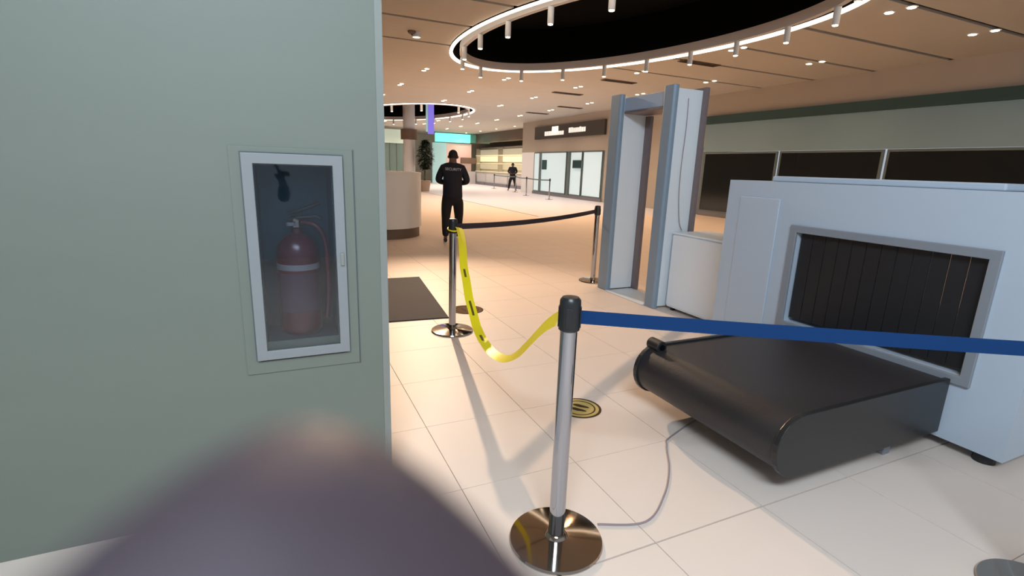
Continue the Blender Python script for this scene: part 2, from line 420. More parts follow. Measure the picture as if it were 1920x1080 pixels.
frame(-0.110 - cx, 0.245 - cx, 0.665 - cz, 1.473 - cz, 0.038, -0.022, -0.0077).build('door_frame', 'cab_white', cab, bev=0.002)
MB().box(-0.073 - cx, 0.208 - cx, -0.014, -0.010, 0.702 - cz, 1.436 - cz).build('glass_pane', 'glass', cab)
k = MB().box(0.222 - cx, 0.236 - cx, -0.030, -0.0222, 1.04 - cz, 1.09 - cz).build('latch', 'trim', cab, bev=0.002)
frame(0.2855 - cx, 0.2900 - cx, 0.60 - cz, 1.50 - cz, 0.002, -0.004, -0.0002).build('seal', 'cab_dark', cab)
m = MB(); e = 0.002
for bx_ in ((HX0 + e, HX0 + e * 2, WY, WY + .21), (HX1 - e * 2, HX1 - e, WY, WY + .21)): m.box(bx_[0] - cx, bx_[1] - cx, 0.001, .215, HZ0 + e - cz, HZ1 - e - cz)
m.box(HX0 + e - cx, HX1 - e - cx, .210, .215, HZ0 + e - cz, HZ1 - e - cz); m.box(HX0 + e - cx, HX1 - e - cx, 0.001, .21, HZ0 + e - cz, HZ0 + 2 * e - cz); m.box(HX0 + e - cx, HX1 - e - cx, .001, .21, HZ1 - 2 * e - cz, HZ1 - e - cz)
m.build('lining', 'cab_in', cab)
ext = thing('fire_extinguisher', 'dark red fire extinguisher with pale label inside the wall cabinet', 'fire extinguisher', (0.066, WY + 0.105, HZ0 + 0.005))
MB().lathe([(0.07, 0), (0.08, 0.012), (0.082, 0.03), (0.082, 0.34), (0.075, 0.375), (0.05, 0.405), (0.022, 0.42), (0.02, 0.44)], 32).build('cylinder', 'red', ext, smooth=True)
MB().lathe([(0.0825, 0.10), (0.0835, 0.101), (0.0835, 0.26), (0.0825, 0.261)], 32).build('label_wrap', 'label_purple', ext, smooth=True)
MB().lathe([(0.0828, 0.275), (0.0838, 0.276), (0.0838, 0.298), (0.0828, 0.299)], 32).build('label_band', 'label', ext, smooth=True)
MB().lathe([(0.018, 0.44), (0.024, 0.445), (0.024, 0.48), (0.015, 0.49)], 20).build('valve', 'brass', ext, smooth=True)
MB().tube([(-0.03, -0.01, 0.475), (0.02, -0.02, 0.485), (0.075, -0.03, 0.49), (0.10, -0.035, 0.48)], [0.007, 0.009, 0.009, 0.007]).build('lower_handle', 'rubber', ext, smooth=True)
MB().tube([(-0.03, -0.01, 0.50), (0.02, -0.02, 0.515), (0.07, -0.03, 0.535), (0.095, -0.035, 0.545)], [0.007, 0.009, 0.009, 0.007]).build('trigger', 'rubber', ext, smooth=True)
MB().tube(smooth_path([(0.02, -0.01, 0.465), (0.07, -0.03, 0.455), (0.105, -0.04, 0.40), (0.112, -0.04, 0.3), (0.11, -0.035, 0.15), (0.10, -0.03, 0.06)]), 0.010).build('hose', 'red', ext, smooth=True)
MB().lathe([(0.016, -0.006), (0.018, 0.0), (0.016, 0.006)], 20).build('gauge', 'label', ext, loc=(-0.02, -0.035, 0.46))

# ------------------------------------------------------------ belt stanchions
def stanchion(loc, label, rz=0, far=False):
    t = thing('belt_stanchion', label, 'stanchion', loc, rz, 'belt barrier posts')
    MB().lathe([(0.186, 0), (0.188, 0.006), (0.184, 0.014), (0.12, 0.020), (0.045, 0.026), (0.040, 0.034), (0.034, 0.04)], 64).build('base', 'brass', t, smooth=True)
    MB().lathe([(0.0315, 0.035), (0.0315, 0.895)], 40).build('pole', 'chrome', t, smooth=True)
    MB().lathe([(0.0325, 0.885), (0.0385, 0.890), (0.0385, 0.985), (0.0375, 1.0), (0.030, 1.010), (0.010, 1.013)], 40).build('belt_head', 'plastic_black', t, smooth=True)
    for a in (0, 90, 180, 270):
        m = MB().box(0.0375, 0.0415, -0.012, 0.012, 0.90, 0.975)
        o = m.build('belt_slot', 'rubber', t, bev=0.001); o.rotation_euler = (0, 0, R(a))
    return t
P1 = Vector((0.933, 1.501, 0)); P2 = Vector((1.37, 4.186, 0)); P3 = Vector((3.827, 5.63, 0)); P4 = Vector((2.42, 0.565, 0))
def yaw(a, b): return math.atan2(b.y - a.y, b.x - a.x)
st1 = stanchion(P1, 'chrome belt barrier post in front with blue belt, yellow tape and a mirror-like round base', yaw(P1, P4))
st2 = stanchion(P2, 'chrome belt barrier post beside the dark mat, holding the far end of the yellow tape', yaw(P2, P3))
st3 = stanchion(P3, 'belt barrier post standing against the left leg of the detector gate', yaw(P2, P3))
st4 = stanchion(P4, 'belt barrier post at the right end of the blue belt', yaw(P1, P4))
def belt(owner, a, b, z0, z1, sag, m, name='belt', w=0.05):
    d = (b - a).normalized(); n = 24
    A = a + d * 0.041; B = b - d * 0.041; pts = []
    for i in range(n + 1):
        s = i / n; p = A.lerp(B, s); pts.append((p.x, p.y, z0 + (z1 - z0) * s - sag * 4 * s * (1 - s)))
    o = MB().ribbon(pts, Vector((0, 0, 1)), w, 0.002)
    inv = (Matrix.Translation(owner.location) @ Euler(owner.rotation_euler).to_matrix().to_4x4()).inverted()
    o.v = [tuple(inv @ Vector(v)) for v in o.v]
    r = o.build(name, m, owner); return r
belt(st1, P1, P4, 0.938, 0.938, 0.004, 'belt_blue')['label'] = 'blue stretched belt'
belt(st2, P2, P3, 0.94, 0.94, 0.035, 'belt_black')['label'] = 'black stretched belt'
# caution tape
tp = [(0.905, 1.532, 0.925), (0.925, 1.60, 0.895), (0.946, 1.713, 0.83), (0.968, 1.841, 0.74), (0.998, 1.999, 0.63), (1.042, 2.192, 0.52), (1.071, 2.368, 0.44),
      (1.099, 2.585, 0.388), (1.130, 2.824, 0.383), (1.165, 3.032, 0.405), (1.18, 3.117, 0.435), (1.194, 3.209, 0.48), (1.200, 3.29, 0.54), (1.228, 3.432, 0.64), (1.252, 3.56, 0.72), (1.32, 3.79, 0.84), (1.385, 4.03, 0.92), (1.40, 4.13, 0.94)]
pts = smooth_path(tp, 5); n = len(pts); wd = []
for i, p in enumerate(pts):
    s = i / (n - 1)
    tw = R(20) if s < 0.25 else (R(20) + (s - 0.25) / 0.2 * R(65) if s < 0.45 else R(85) + (s - 0.45) / 0.55 * R(20))
    side = Vector((0.97, -0.22, 0)); wd.append(Vector((0, 0, 1)) * math.cos(tw) + side * math.sin(tw))
tape = thing('caution_tape', 'yellow plastic caution tape sagging between the front chrome post and the post by the mat', 'tape', (0.905, 1.532, 0.925))
off = Vector((0.905, 1.532, 0.925))
MB().ribbon([p - off for p in pts], wd, 0.062, 0.0012).build('strip', 'tape', tape)
for (i0, i1) in ((52, 60), (40, 43), (66, 70)):
    seg = pts[i0:i1]; wseg = wd[i0:i1]
    q = MB().ribbon([p - off + Vector((0, 0, 0.0)) for p in seg], wseg, 0.016, 0.0026)
    q.build('printed_lettering', 'tape_print', tape)
kn = MB().tube([(x - off.x, y - off.y, z - off.z) for x, y, z in [(P2.x + 0.045 * math.cos(a), P2.y + 0.045 * math.sin(a), 0.92 + 0.012 * math.sin(a)) for a in [2 * PI * k / 20 for k in range(20)]]], 0.006, 8, closed=True)
kn.build('knot_loop', 'tape', tape, smooth=True)

# ------------------------------------------------------------ walk-through detector gate
gx, gy0, gy1 = 3.67, 4.21, 5.30
gate = thing('detector_gate', 'tall grey and pale blue walk-through metal detector gate', 'metal detector', (gx, gy0, 0))
def gpanel(y0, y1, inner=0.0):
    g = MB().box(0.045, 0.40, y0 + 0.012, y1 - 0.012, 0.02, 2.29).build('side_panel', 'gate_panel', gate, bev=0.004)
    MB().prism([(0, y0 + 0.02), (0.02, y0), (0.06, y0), (0.06, y1), (0.02, y1), (0, y1 - 0.02)], 0.0, 2.32).build('front_post', 'gate_grey', gate, bev=0.006)
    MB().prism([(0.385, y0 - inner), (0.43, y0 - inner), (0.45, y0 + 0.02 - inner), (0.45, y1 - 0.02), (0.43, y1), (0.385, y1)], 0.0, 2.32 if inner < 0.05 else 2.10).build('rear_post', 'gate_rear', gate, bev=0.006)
    return g
gpanel(0.0, 0.165, 0.035); gpanel(0.88, 1.09, 0.075)
MB().box(0.061, 0.43, 0.166, 0.879, 2.13, 2.28).build('crossbar', 'gate_bar', gate, bev=0.006)
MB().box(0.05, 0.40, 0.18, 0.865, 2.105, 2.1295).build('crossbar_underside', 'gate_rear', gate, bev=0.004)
MB().tube(smooth_path([(0.20, 0.008, 2.2), (0.205, 0.004, 1.9), (0.19, 0.0, 1.5), (0.20, -0.005, 1.2), (0.235, -0.012, 0.95), (0.28, -0.015, 0.86)]), 0.004, 8).build('cable', 'cable_grey', gate, smooth=True)
MB().box(-0.02, 0.38, 0.168, 0.877, 0.001, 0.012).build('floor_reflection', 'gate_panel', gate, bev=0.003)  # pale sheet in place of the side panel's reflection on the floor

# white cabinet next to the gate
wb = thing('low_cabinet', 'low white-blue cabinet between the detector gate and the scanner', 'cabinet', (3.8, 3.455, 0))
MB().box(0.012, 0.5, 0.01, 0.70, 0.04, 0.83).build('body', 'box_white', wb, bev=0.004)
MB().box(0.0, 0.51, 0.0, 0.71, 0.831, 0.85).build('top', 'box_white', wb, bev=0.004)
MB().box(0.0, 0.011, 0.012, 0.698, 0.06, 0.82).build('door', 'box_white', wb, bev=0.003)
for a, b in ((0.04, 0.04), (0.04, 0.63), (0.42, 0.04), (0.42, 0.63)): MB().box(a, a + 0.04, b, b + 0.04, 0, 0.0395).build('foot', 'rubber', wb)

# ------------------------------------------------------------ baggage scanner and conveyor
sx0, sx1, sy0, sy1 = 3.3, 5.1, 1.05, 3.03
scn = thing('baggage_scanner', 'large pale blue-grey baggage x-ray scanner standing right of the detector gate', 'scanner', (sx0, sy0, 0))
W_, D_ = sx1 - sx0, sy1 - sy0; ty0, ty1, tz0, tz1 = 0.25, 1.33, 0.44, 1.08
fr = MB()
ys = (0, ty0, ty1, D_); zs = (0.06, tz0, tz1, 1.42)
for i in range(3):
    for j in range(3):
        if (i, j) != (1, 1): fr.box(0, W_, ys[i], ys[i + 1], zs[j], zs[j + 1])
bm = bmesh.new(); me = bpy.data.meshes.new('t'); me.from_pydata(fr.v, [], fr.f); bm.from_mesh(me)
bmesh.ops.remove_doubles(bm, verts=bm.verts, dist=1e-5)
seen = {}
for f in bm.faces: seen.setdefault(tuple(sorted(v.index for v in f.verts)), []).append(f)
bmesh.ops.delete(bm, geom=[f for fl in seen.values() if len(fl) > 1 for f in fl], context='FACES')
bm.verts.index_update(); fr = MB(); fr.v = [tuple(v.co) for v in bm.verts]; fr.f = [tuple(v.index for v in f.verts) for f in bm.faces]; bm.free()
fr.build('housing', 'scan_body', scn)
m = MB(); m.box(-0.02, -0.0005, ty0 - 0.05, ty0 - 0.001, tz0, tz1 + 0.05)
frm = frame(ty0 - 0.05, ty1 + 0.05, tz0 - 0.05, tz1 + 0.05, 0.05, -0.02, -0.0005); frm.v = [(y, x, z) for x, y, z in frm.v]
frm.build('tunnel_frame', 'scan_grey', scn, bev=0.004)
for k in range(12):
    y = ty0 + 0.01 + k * 0.0885
    MB().box(0.03, 0.038, y, y + 0.084, tz0 + 0.03, tz1 - 0.005).build('curtain_flap', 'rubber', scn)
MB().box(-0.012, -0.0005, 1.5, 1.85, 0.15, 1.3).build('access_panel', 'scan_body', scn, bev=0.006)
MB().box(0.1, W_ - 0.1, 0.3, D_ - 0.3, 1.4205, 1.46).build('top_cover', 'scan_body', scn, bev=0.01)
MB().box(0.2, W_ - 0.2, -0.012, -0.0005, 0.15, 0.7).build('side_panel', 'scan_body', scn, bev=0.004)
for a in (0.08, W_ - 0.18):
    for b in (0.1, D_ - 0.2): MB().lathe([(0.05, 0), (0.05, 0.055)], 16).build('foot', 'rubber', scn, loc=(a, b, 0))
cv = thing('conveyor_table', 'black low roller conveyor leading out of the baggage scanner towards the front post', 'conveyor', (1.955, 1.33, 0))
CL, CW = 1.32, 1.02; r0 = 0.145; zc = 0.258
prof = [(CL, zc + r0)] + [(r0 + r0 * math.cos(t), zc + r0 * math.sin(t)) for t in [PI / 2 + PI * k / 14 for k in range(15)]] + [(CL, zc - r0)]
m = MB(); n = len(prof)
m.add([(x, 0.03, z) for x, z in prof] + [(x, CW - 0.03, z) for x, z in prof], [tuple(range(n)), tuple(range(2 * n - 1, n - 1, -1))] + [(i, n + i, n + (i + 1) % n, (i + 1) % n) for i in range(n)])
m.build('belt_loop', 'conv_black', cv, smooth=True)
def side(y0, y1):
    r = r0 + 0.012; pr = [(CL, zc + r)] + [(r0 + r * math.cos(t), zc + r * math.sin(t)) for t in [PI / 2 + PI * k / 14 for k in range(15)]] + [(CL, zc - r)]
    q = MB(); k = len(pr)
    return q.add([(x, y0, z) for x, z in pr] + [(x, y1, z) for x, z in pr], [tuple(range(k)), tuple(range(2 * k - 1, k - 1, -1))] + [(i, k + i, k + (i + 1) % k, (i + 1) % k) for i in range(k)])
side(0.0, 0.0295).build('side_rail', 'plastic_black', cv, bev=0.004); side(CW - 0.0295, CW).build('side_rail', 'plastic_black', cv, bev=0.004)
kb = MB().tube([(0.12, CW - 0.09, 0.418), (0.12, CW + 0.012, 0.418)], 0.038, 20).build('end_knob', 'rubber', cv, smooth=True, bev=0.004)
MB().tube([(0.12, CW - 0.098, 0.418), (0.12, CW - 0.0903, 0.418)], 0.018, 14).build('bolt', 'black', kb)
for a in (0.95,):
    for b in (0.06, CW - 0.12): MB().box(a, a + 0.06, b, b + 0.06, 0, zc - r0 - 0.001).build('leg', 'scan_grey', cv, bev=0.004)

# cable on the floor
fc = MB().tube(smooth_path([(3.0, 2.05, 0.0), (2.4, 2.1, 0), (1.95, 1.97, 0), (1.85, 1.90, 0), (1.71, 1.72, 0), (1.54, 1.56, 0), (1.34, 1.445, 0), (1.139, 1.509, 0), (1.02, 1.75, 0)][:-1]), 0.0045, 8)
fc.v = [(x, y, z + 0.0048) for x, y, z in fc.v]
tag(fc.build('floor_cable', 'cable_grey', smooth=True), 'thin grey cable curling over the floor tiles from under the conveyor to the front post', 'cable')

# floor mat, decals
tag(MB().prism([(-0.6, 4.72), (0.9, 4.61), (1.46, 4.57), (1.655, 6.47), (0.9, 6.49), (-0.6, 6.6)], 0.0005, 0.010).build('floor_mat', 'mat_dark', bev=0.003), 'dark charcoal entrance mat lying behind the corner of the grey wall', 'mat')
def decal(loc, label, rz, disc='decal_gold'):
    t = thing('floor_decal', label, 'floor sticker', loc, rz, 'round stickers on the floor')
    MB().lathe([(0.170, 0.0004), (0.170, 0.0012)], 48).build('outer_ring', 'decal_dark', t)
    MB().lathe([(0.150, 0.00125), (0.150, 0.0016)], 48).build('printed_disc', disc, t)
    q = MB()
    for i in range(40): pass
    band(q, (0, 0), 0.118, 0.118, -0.006, 0.006, 0.0017, 0.0020, 40).build('inner_line', 'decal_dark', t)
    for s in (-1, 1):
        poly = [(s * 0.034 + 0.024 * math.cos(a) * (1.0 if math.sin(a) > 0 else 0.75), 0.068 * math.sin(a)) for a in [2 * PI * k / 16 for k in range(16)]]
        MB().prism(poly, 0.0017, 0.0021).build('footprint', 'decal_dark', t)
    return t
d1 = decal((1.645, 2.462, 0), 'round gold floor sticker with a dark rim just behind the front chrome post', R(40)); d1.scale = (0.8, 0.8, 1)
decal((1.731, 4.80, 0), 'round brown floor sticker beside the mat, behind the yellow tape', R(0), 'decal_brown')

# ------------------------------------------------------------ round counter
ct = thing('round_counter', 'white round counter with a brown base behind the corner of the grey wall', 'counter', (1.9, 10.85, 0))
MB().lathe([(0.86, 0), (0.86, 0.20)], 64).build('base', 'base_brown', ct, smooth=True)
MB().lathe([(0.90, 0.201), (0.90, 1.26)], 64).build('drum', 'counter_white', ct, smooth=True)
MB().lathe([(0.905, 1.261), (0.905, 1.30), (0.88, 1.305)], 64).build('top', 'counter_white', ct, smooth=True)

# ------------------------------------------------------------ column, banner, plant
cl = struct(thing('trim_2', None, None, (7.03, 29.5, 0)))
MB().lathe([(0.33, 0.88), (0.33, 5.2)], 40).build('column_shaft', 'column_white', cl, smooth=True)
MB().lathe([(0.46, 2.82), (0.46, 3.37)], 40).build('upper_wood_band', 'wood_brown', cl, smooth=True)
MB().lathe([(0.44, 0.0), (0.44, 0.879)], 40).build('lower_wood_band', 'wood_brown', cl, smooth=True)
bn = thing('hanging_banner', 'tall narrow purple lit banner hanging under the far oval', 'banner', (7.35, 26.2, 3.0))
MB().box(-0.15, 0.17, -0.03, 0.03, 0, 1.42).build('panel', 'purple', bn)
MB().box(-0.24, -0.151, -0.035, 0.035, 0.1, 1.42).build('edge', 'pale_blue', bn)
for a in (-0.1, 0.1): MB().tube([(a, 0, 1.42), (a, 0, 2.3)], 0.01, 6).build('hanger', 'trackgrey', bn)
pl = thing('potted_tree', 'dark leafy tree in a tan pot beside the white column', 'plant', (7.72, 28.8, 0))
MB().lathe([(0.26, 0), (0.34, 0.55), (0.36, 0.6), (0.32, 0.6)], 24).build('pot', 'pot', pl, smooth=True)
MB().tube([(0, 0, 0.55), (0.03, 0.02, 1.1), (0, 0, 1.7), (0.02, 0, 2.2)], [0.05, 0.04, 0.035, 0.02], 8).build('trunk', 'bark', pl, smooth=True)
lf = MB(); rr = random.Random(3)
for k in range(1500):
    u = rr.random(); a = rr.uniform(0, 2 * PI); h = 1.25 + 1.6 * u; rad = 0.46 * math.sin(PI * min(1, (0.12 + u * 0.83))) * math.sqrt(rr.random())
    c_ = Vector((rad * math.cos(a) + 0.05, rad * math.sin(a), h)); d = Vector((math.cos(a), math.sin(a), rr.uniform(-0.9, 0.4))).normalized(); s = d.cross(Vector((0, 0, 1))).normalized()
    L = rr.uniform(0.14, 0.24)
    lf.add([c_, c_ + d * L * 0.5 + s * L * 0.25, c_ + d * L, c_ + d * L * 0.5 - s * L * 0.25], [(0, 1, 2, 3)])
o = lf.build('foliage', 'leaf', pl); o['kind'] = 'stuff'

# ------------------------------------------------------------ right-hand shop walls
def sbox(x0, x1, y0, y1, z0, z1, n, m, parent=None, bev=0): return MB().box(x0, x1, y0, y1, z0, z1).build(n, m, parent, bev=bev)
wr = struct(MB().prism([(14.25, -4), (15.9, -4), (15.9, 29.75), (14.25, 29.75)], 2.42, CEIL).build('wall_right', 'store_wall'))
sbox(14.25, 15.9, 28.0, 29.75, 0, 2.4195, 'wall_pier', 'column_white', wr)
sbox(14.25, 15.9, 14.6, 20.7, 0, 2.4195, 'wall_pier', 'store_wall', wr)
sbox(14.25, 15.9, -4, 2.0, 0, 2.4195, 'wall_pier', 'store_wall', wr)
sbox(15.7, 15.9, 20.7, 28.0, 0, 2.4195, 'back_wall', 'store_wall', wr)
sbox(14.17, 14.2495, 20.7, 28.0, 0, 0.16, 'plinth', 'plinth_grey', wr)
for k, (a, b) in enumerate([(27.15, 27.95), (24.15, 27.05), (22.6, 23.75), (20.8, 22.5)]):
    w = struct(frame(a, b, 0.165, 2.40, 0.05, 14.19, 14.24).build('window_%d' % (k + 1), 'frame_grey'))
    me = w.data
    for v in me.vertices: v.co = (v.co.y, v.co.x, v.co.z)
    sbox(14.205, 14.225, a + 0.051, b - 0.051, 0.216, 2.349, 'pane', 'frosted', w)
for y in (27.10, 23.85): struct(sbox(14.12, 14.249, y - 0.12, y + 0.04, 0.165, 2.40, 'trim_%d' % (3 if y > 25 else 4), 'frame_grey'))
ps = thing('wall_notice', 'small dark notice on the frosted glass left of the long sign, above the barrier', 'notice', (14.17, 26.6, 1.44))
MB().box(0, 0.018, -0.28, 0.28, 0, 0.53).build('board', 'screen_dark', ps); MB().box(-0.006, -0.0005, -0.24, 0.24, 0.04, 0.49).build('face', 'header_green', ps)
scr = thing('display_screen', 'dark wide screen mounted on the frosted glass at the right under the long sign', 'screen', (14.10, 22.9, 1.55))
MB().box(0, 0.05, -0.45, 0.45, 0, 0.42).build('casing', 'frame_grey', scr, bev=0.01); MB().box(-0.006, -0.0005, -0.41, 0.41, 0.04, 0.38).build('screen', 'screen_dark', scr)
MB().box(0.0505, 0.085, -0.1, 0.1, 0.1, 0.3).build('bracket', 'frame_grey', scr)
sg = thing('shop_sign', 'long dark sign board with pale lettering above the frosted shop windows', 'sign', (14.12, 24.28, 3.13))
MB().box(0, 0.128, -3.58, 3.58, 0, 0.69).build('board', 'sign_board', sg, bev=0.01)
rr = random.Random(5)
def letters(ya, yb, z0, z1):
    y = ya
    while y > yb + 0.1:
        w = rr.uniform(0.13, 0.24); w = min(w, y - yb)
        MB().box(-0.02, -0.001, y - w, y, z0, z1 + rr.choice((0, 0, 0.03))).build('letter', 'sign_letter', sg); y -= w + 0.05
letters(2.30, 0.15, 0.16, 0.36); letters(-0.35, -2.0, 0.22, 0.44)
MB().box(-0.03, -0.021, 0.75, 1.45, 0.30, 0.62).build('pictogram', 'sign_icon', sg)
# second shop on the right
s2 = struct(sbox(14.17, 14.2495, 2.0, 14.4, 2.25, 3.20, 'trim_5', 'header_blue')); struct(sbox(14.12, 14.2495, 2.0, 14.4, 3.205, 3.47, 'trim_6', 'header_green'))
for k in range(4):
    a = 2.05 + k * 3.1; w = struct(frame(a, a + 3.02, 0.15, 2.24, 0.06, 14.19, 14.245).build('window_%d' % (k + 5), 'frame_grey'))
    for v in w.data.vertices: v.co = (v.co.y, v.co.x, v.co.z)
    sbox(14.205, 14.225, a + 0.061, a + 2.959, 0.211, 2.179, 'pane', 'dark_window', w)
    sbox(14.19, 14.245, a, a + 3.02, 0.0, 0.149, 'sill', 'plinth_grey', w)

# ------------------------------------------------------------ shops at the far end
struct(sbox(-6, 22, 47.0, 47.4, 0, CEIL, 'wall_back', 'taupe'))
struct(sbox(-6.4, -6, 2.9, 47.4, 0, CEIL, 'wall_side', 'taupe'))
hb = struct(sbox(16.1, 16.5, 32.5, 46.9, 3.45, 4.19, 'trim_7', 'brown_header'))
struct(sbox(20.5, 20.8, 29.8, 46.9, 0, CEIL, 'wall_far_right', 'taupe'))
sh = thing('shelf_wall', 'cream lit shelving along the far right shop, behind the far guard', 'shelf', (17.3, 30.2, 0))
sbox(0.5, 0.6, 0, 16, 0, 3.2, 'back_panel', 'taupe', sh)
for z in (0.3, 1.05, 1.75, 2.45): sbox(0, 0.499, 0, 16, z, z + 0.05, 'shelf_board', 'cream', sh)
sbox(0.44, 0.499, 0, 16, 1.30, 1.7, 'lit_panel', 'cream_dim', sh)['label'] = 'dim cream lit panel'; sbox(0.44, 0.499, 0, 16, 1.95, 2.4, 'lit_panel', 'cream', sh); sbox(0.44, 0.499, 0, 16, 2.55, 3.0, 'lit_panel', 'cream_dim', sh)
for y in (0, 5.3, 10.6, 15.9): sbox(0.02, 0.438, y, y + 0.08, 0.0, 3.1, 'upright', 'taupe', sh)
cn = None
for k, (a, b, w) in enumerate([(31.2, 35.6, 'nearest to'), (35.9, 40.2, 'in the middle, behind'), (40.4, 43.6, 'farthest from')]):
    t = thing('low_counter', f'long low white counter on a dark plinth, {w} the far standing guard', 'counter', (16.0, a, 0), 0, 'low white counters far back')
    sbox(0, 0.5, 0, b - a, 0.22, 0.98, 'body', 'low_white', t, bev=0.01); sbox(-0.08, 0.5, -0.05, b - a + 0.05, 0, 0.2195, 'plinth', 'plinth_grey', t); sbox(-0.02, 0.52, 0, b - a, 0.981, 1.02, 'top', 'taupe', t)
    n = int((b - a) / 1.4)
    for q in range(n): sbox(-0.006, -0.0005, 0.05 + q * (b - a) / n, (q + 1) * (b - a) / n - 0.05, 0.28, 0.92, 'front_panel', 'low_white', t)
ts = thing('teal_sign', 'bright teal lit sign box high at the far end of the hall', 'sign', (12.5, 43.0, 3.42))
sbox(0, 3.1, 0, 0.3, 0.0, 0.72, 'light_box', 'teal', ts, bev=0.02); sbox(3.11, 4.9, 0, 0.3, 0.05, 0.72, 'dark_section', 'teal_dim', ts); sbox(-0.2, 3.1, -0.02, 0.3, 0.721, 0.775, 'rim', 'header_green', ts)
kf = thing('far_kiosk', 'pale blue and pink lit kiosk under the teal sign', 'kiosk', (12.3, 43.2, 0))
sbox(0, 1.2, 0, 0.2, 0, 3.35, 'glass_panel', 'pale_blue', kf); sbox(1.25, 3.5, 0.1, 0.3, 0.9, 3.35, 'back_panel', 'pink_wall', kf); sbox(1.2, 3.6, -0.8, -0.2, 0, 1.05, 'counter', 'low_white', kf); sbox(2.5, 3.9, -0.2, 0.09, 1.7, 2.2, 'display_unit', 'wood_brown', kf)
gs = thing('glazed_shop', 'greenish glass shop front far left between the grey wall and the white column', 'shop front', (7.0, 40.0, 0))
sbox(0, 2.1, 0, 0.3, 3.0, 4.0, 'lit_header', 'pale_green', gs)
for k in range(4):
    sbox(0.06 + k * 0.52, 0.51 + k * 0.52, 0.05, 0.1, 0.3, 2.95, 'pane', 'green_glass', gs); sbox(k * 0.52, 0.055 + k * 0.52, 0, 0.2, 0, 2.999, 'mullion', 'frame_grey', gs)
sbox(0.0, 2.1, 0.0, 0.3, 0.0, 0.29, 'stall_riser', 'low_white', gs) if False else None

# far barriers
fs = []
for k, (x, y, w) in enumerate([(12.3, 22.4, 'second window of the frosted shop'), (12.6, 25.6, 'first frosted shop window'), (13.6, 29.2, 'white pier near the far guard'), (14.0, 33.6, 'nearest low white counter')]):
    fs.append(dup(st3, (x, y, 0), 0, 'small far belt barrier post in front of the ' + w))
for a, b in zip(fs, fs[1:]): belt(a, Vector((a.location.x, a.location.y, 0)), Vector((b.location.x, b.location.y, 0)), 0.94, 0.94, 0.03, 'frame_grey', w=0.06)

# ------------------------------------------------------------ people
def skin_mesh(name, chains, m, parent, sub=2, root=0):
    """chains: list of lists of (key, (x,y,z), (rx,ry)); equal keys are shared joints"""
    vs = []; rad = []; idx = {}; es = []
    for ch in chains:
        prev = None
        for key, co, r in ch:
            if key not in idx: idx[key] = len(vs); vs.append(co); rad.append(r if isinstance(r, tuple) else (r, r))
            if prev is not None: es.append((prev, idx[key]))
            prev = idx[key]
    me = bpy.data.meshes.new(name); me.from_pydata(vs, es, []); o = bpy.data.objects.new(name, me); C.objects.link(o)
    sk = o.modifiers.new('skin', 'SKIN'); sk.use_smooth_shade = True
    for i, l in enumerate(me.skin_vertices[0].data): l.radius = rad[i]; l.use_root = (i == root)
    sb = o.modifiers.new('sub', 'SUBSURF'); sb.levels = sub; sb.render_levels = sub
    bpy.context.view_layer.update()
    dg = bpy.context.evaluated_depsgraph_get(); nm = bpy.data.meshes.new_from_object(o.evaluated_get(dg)); nm.name = name
    o.modifiers.clear(); o.data = nm; nm.materials.clear(); nm.materials.append(MATS[m])
    for p in nm.polygons: p.use_smooth = True
    if parent: o.parent = parent
    return o
def lerp3(a, b, t): return tuple(a[i] + (b[i] - a[i]) * t for i in range(3))
def hand(P, T, side, parent, m='skin'):
    """five fingers from wrist P toward direction T"""
    P = Vector(P); T = Vector(T).normalized(); S = T.cross(Vector((0, 0, 1)));
    if S.length < 0.2: S = T.cross(Vector((0, 1, 0)))
    S.normalize(); S *= side; N = T.cross(S)
    ch = []
    for i, (o, L) in enumerate(((-0.028, 0.075), (-0.010, 0.085), (0.009, 0.08), (0.027, 0.062))):
        a = P + T * 0.03 + S * o * 0.6; b = P + T * 0.085 + S * o; c_ = b + T * L * 0.5 + N * 0.008; d = c_ + T * L * 0.35 + N * 0.025
        ch.append([('w', tuple(P), (0.026, 0.018)), ('p%d' % i, tuple(a), (0.014, 0.012)), ('k%d' % i, tuple(b), 0.0105), ('m%d' % i, tuple(c_), 0.009), ('t%d' % i, tuple(d), 0.007)])
    a = P + T * 0.03 - S * 0.03; b = a + T * 0.035 - S * 0.03; c_ = b + T * 0.03 - S * 0.008
    ch.append([('w', tuple(P), (0.026, 0.018)), ('ta', tuple(a), 0.013), ('tb', tuple(b), 0.011), ('tc', tuple(c_), 0.009)])
    return ch
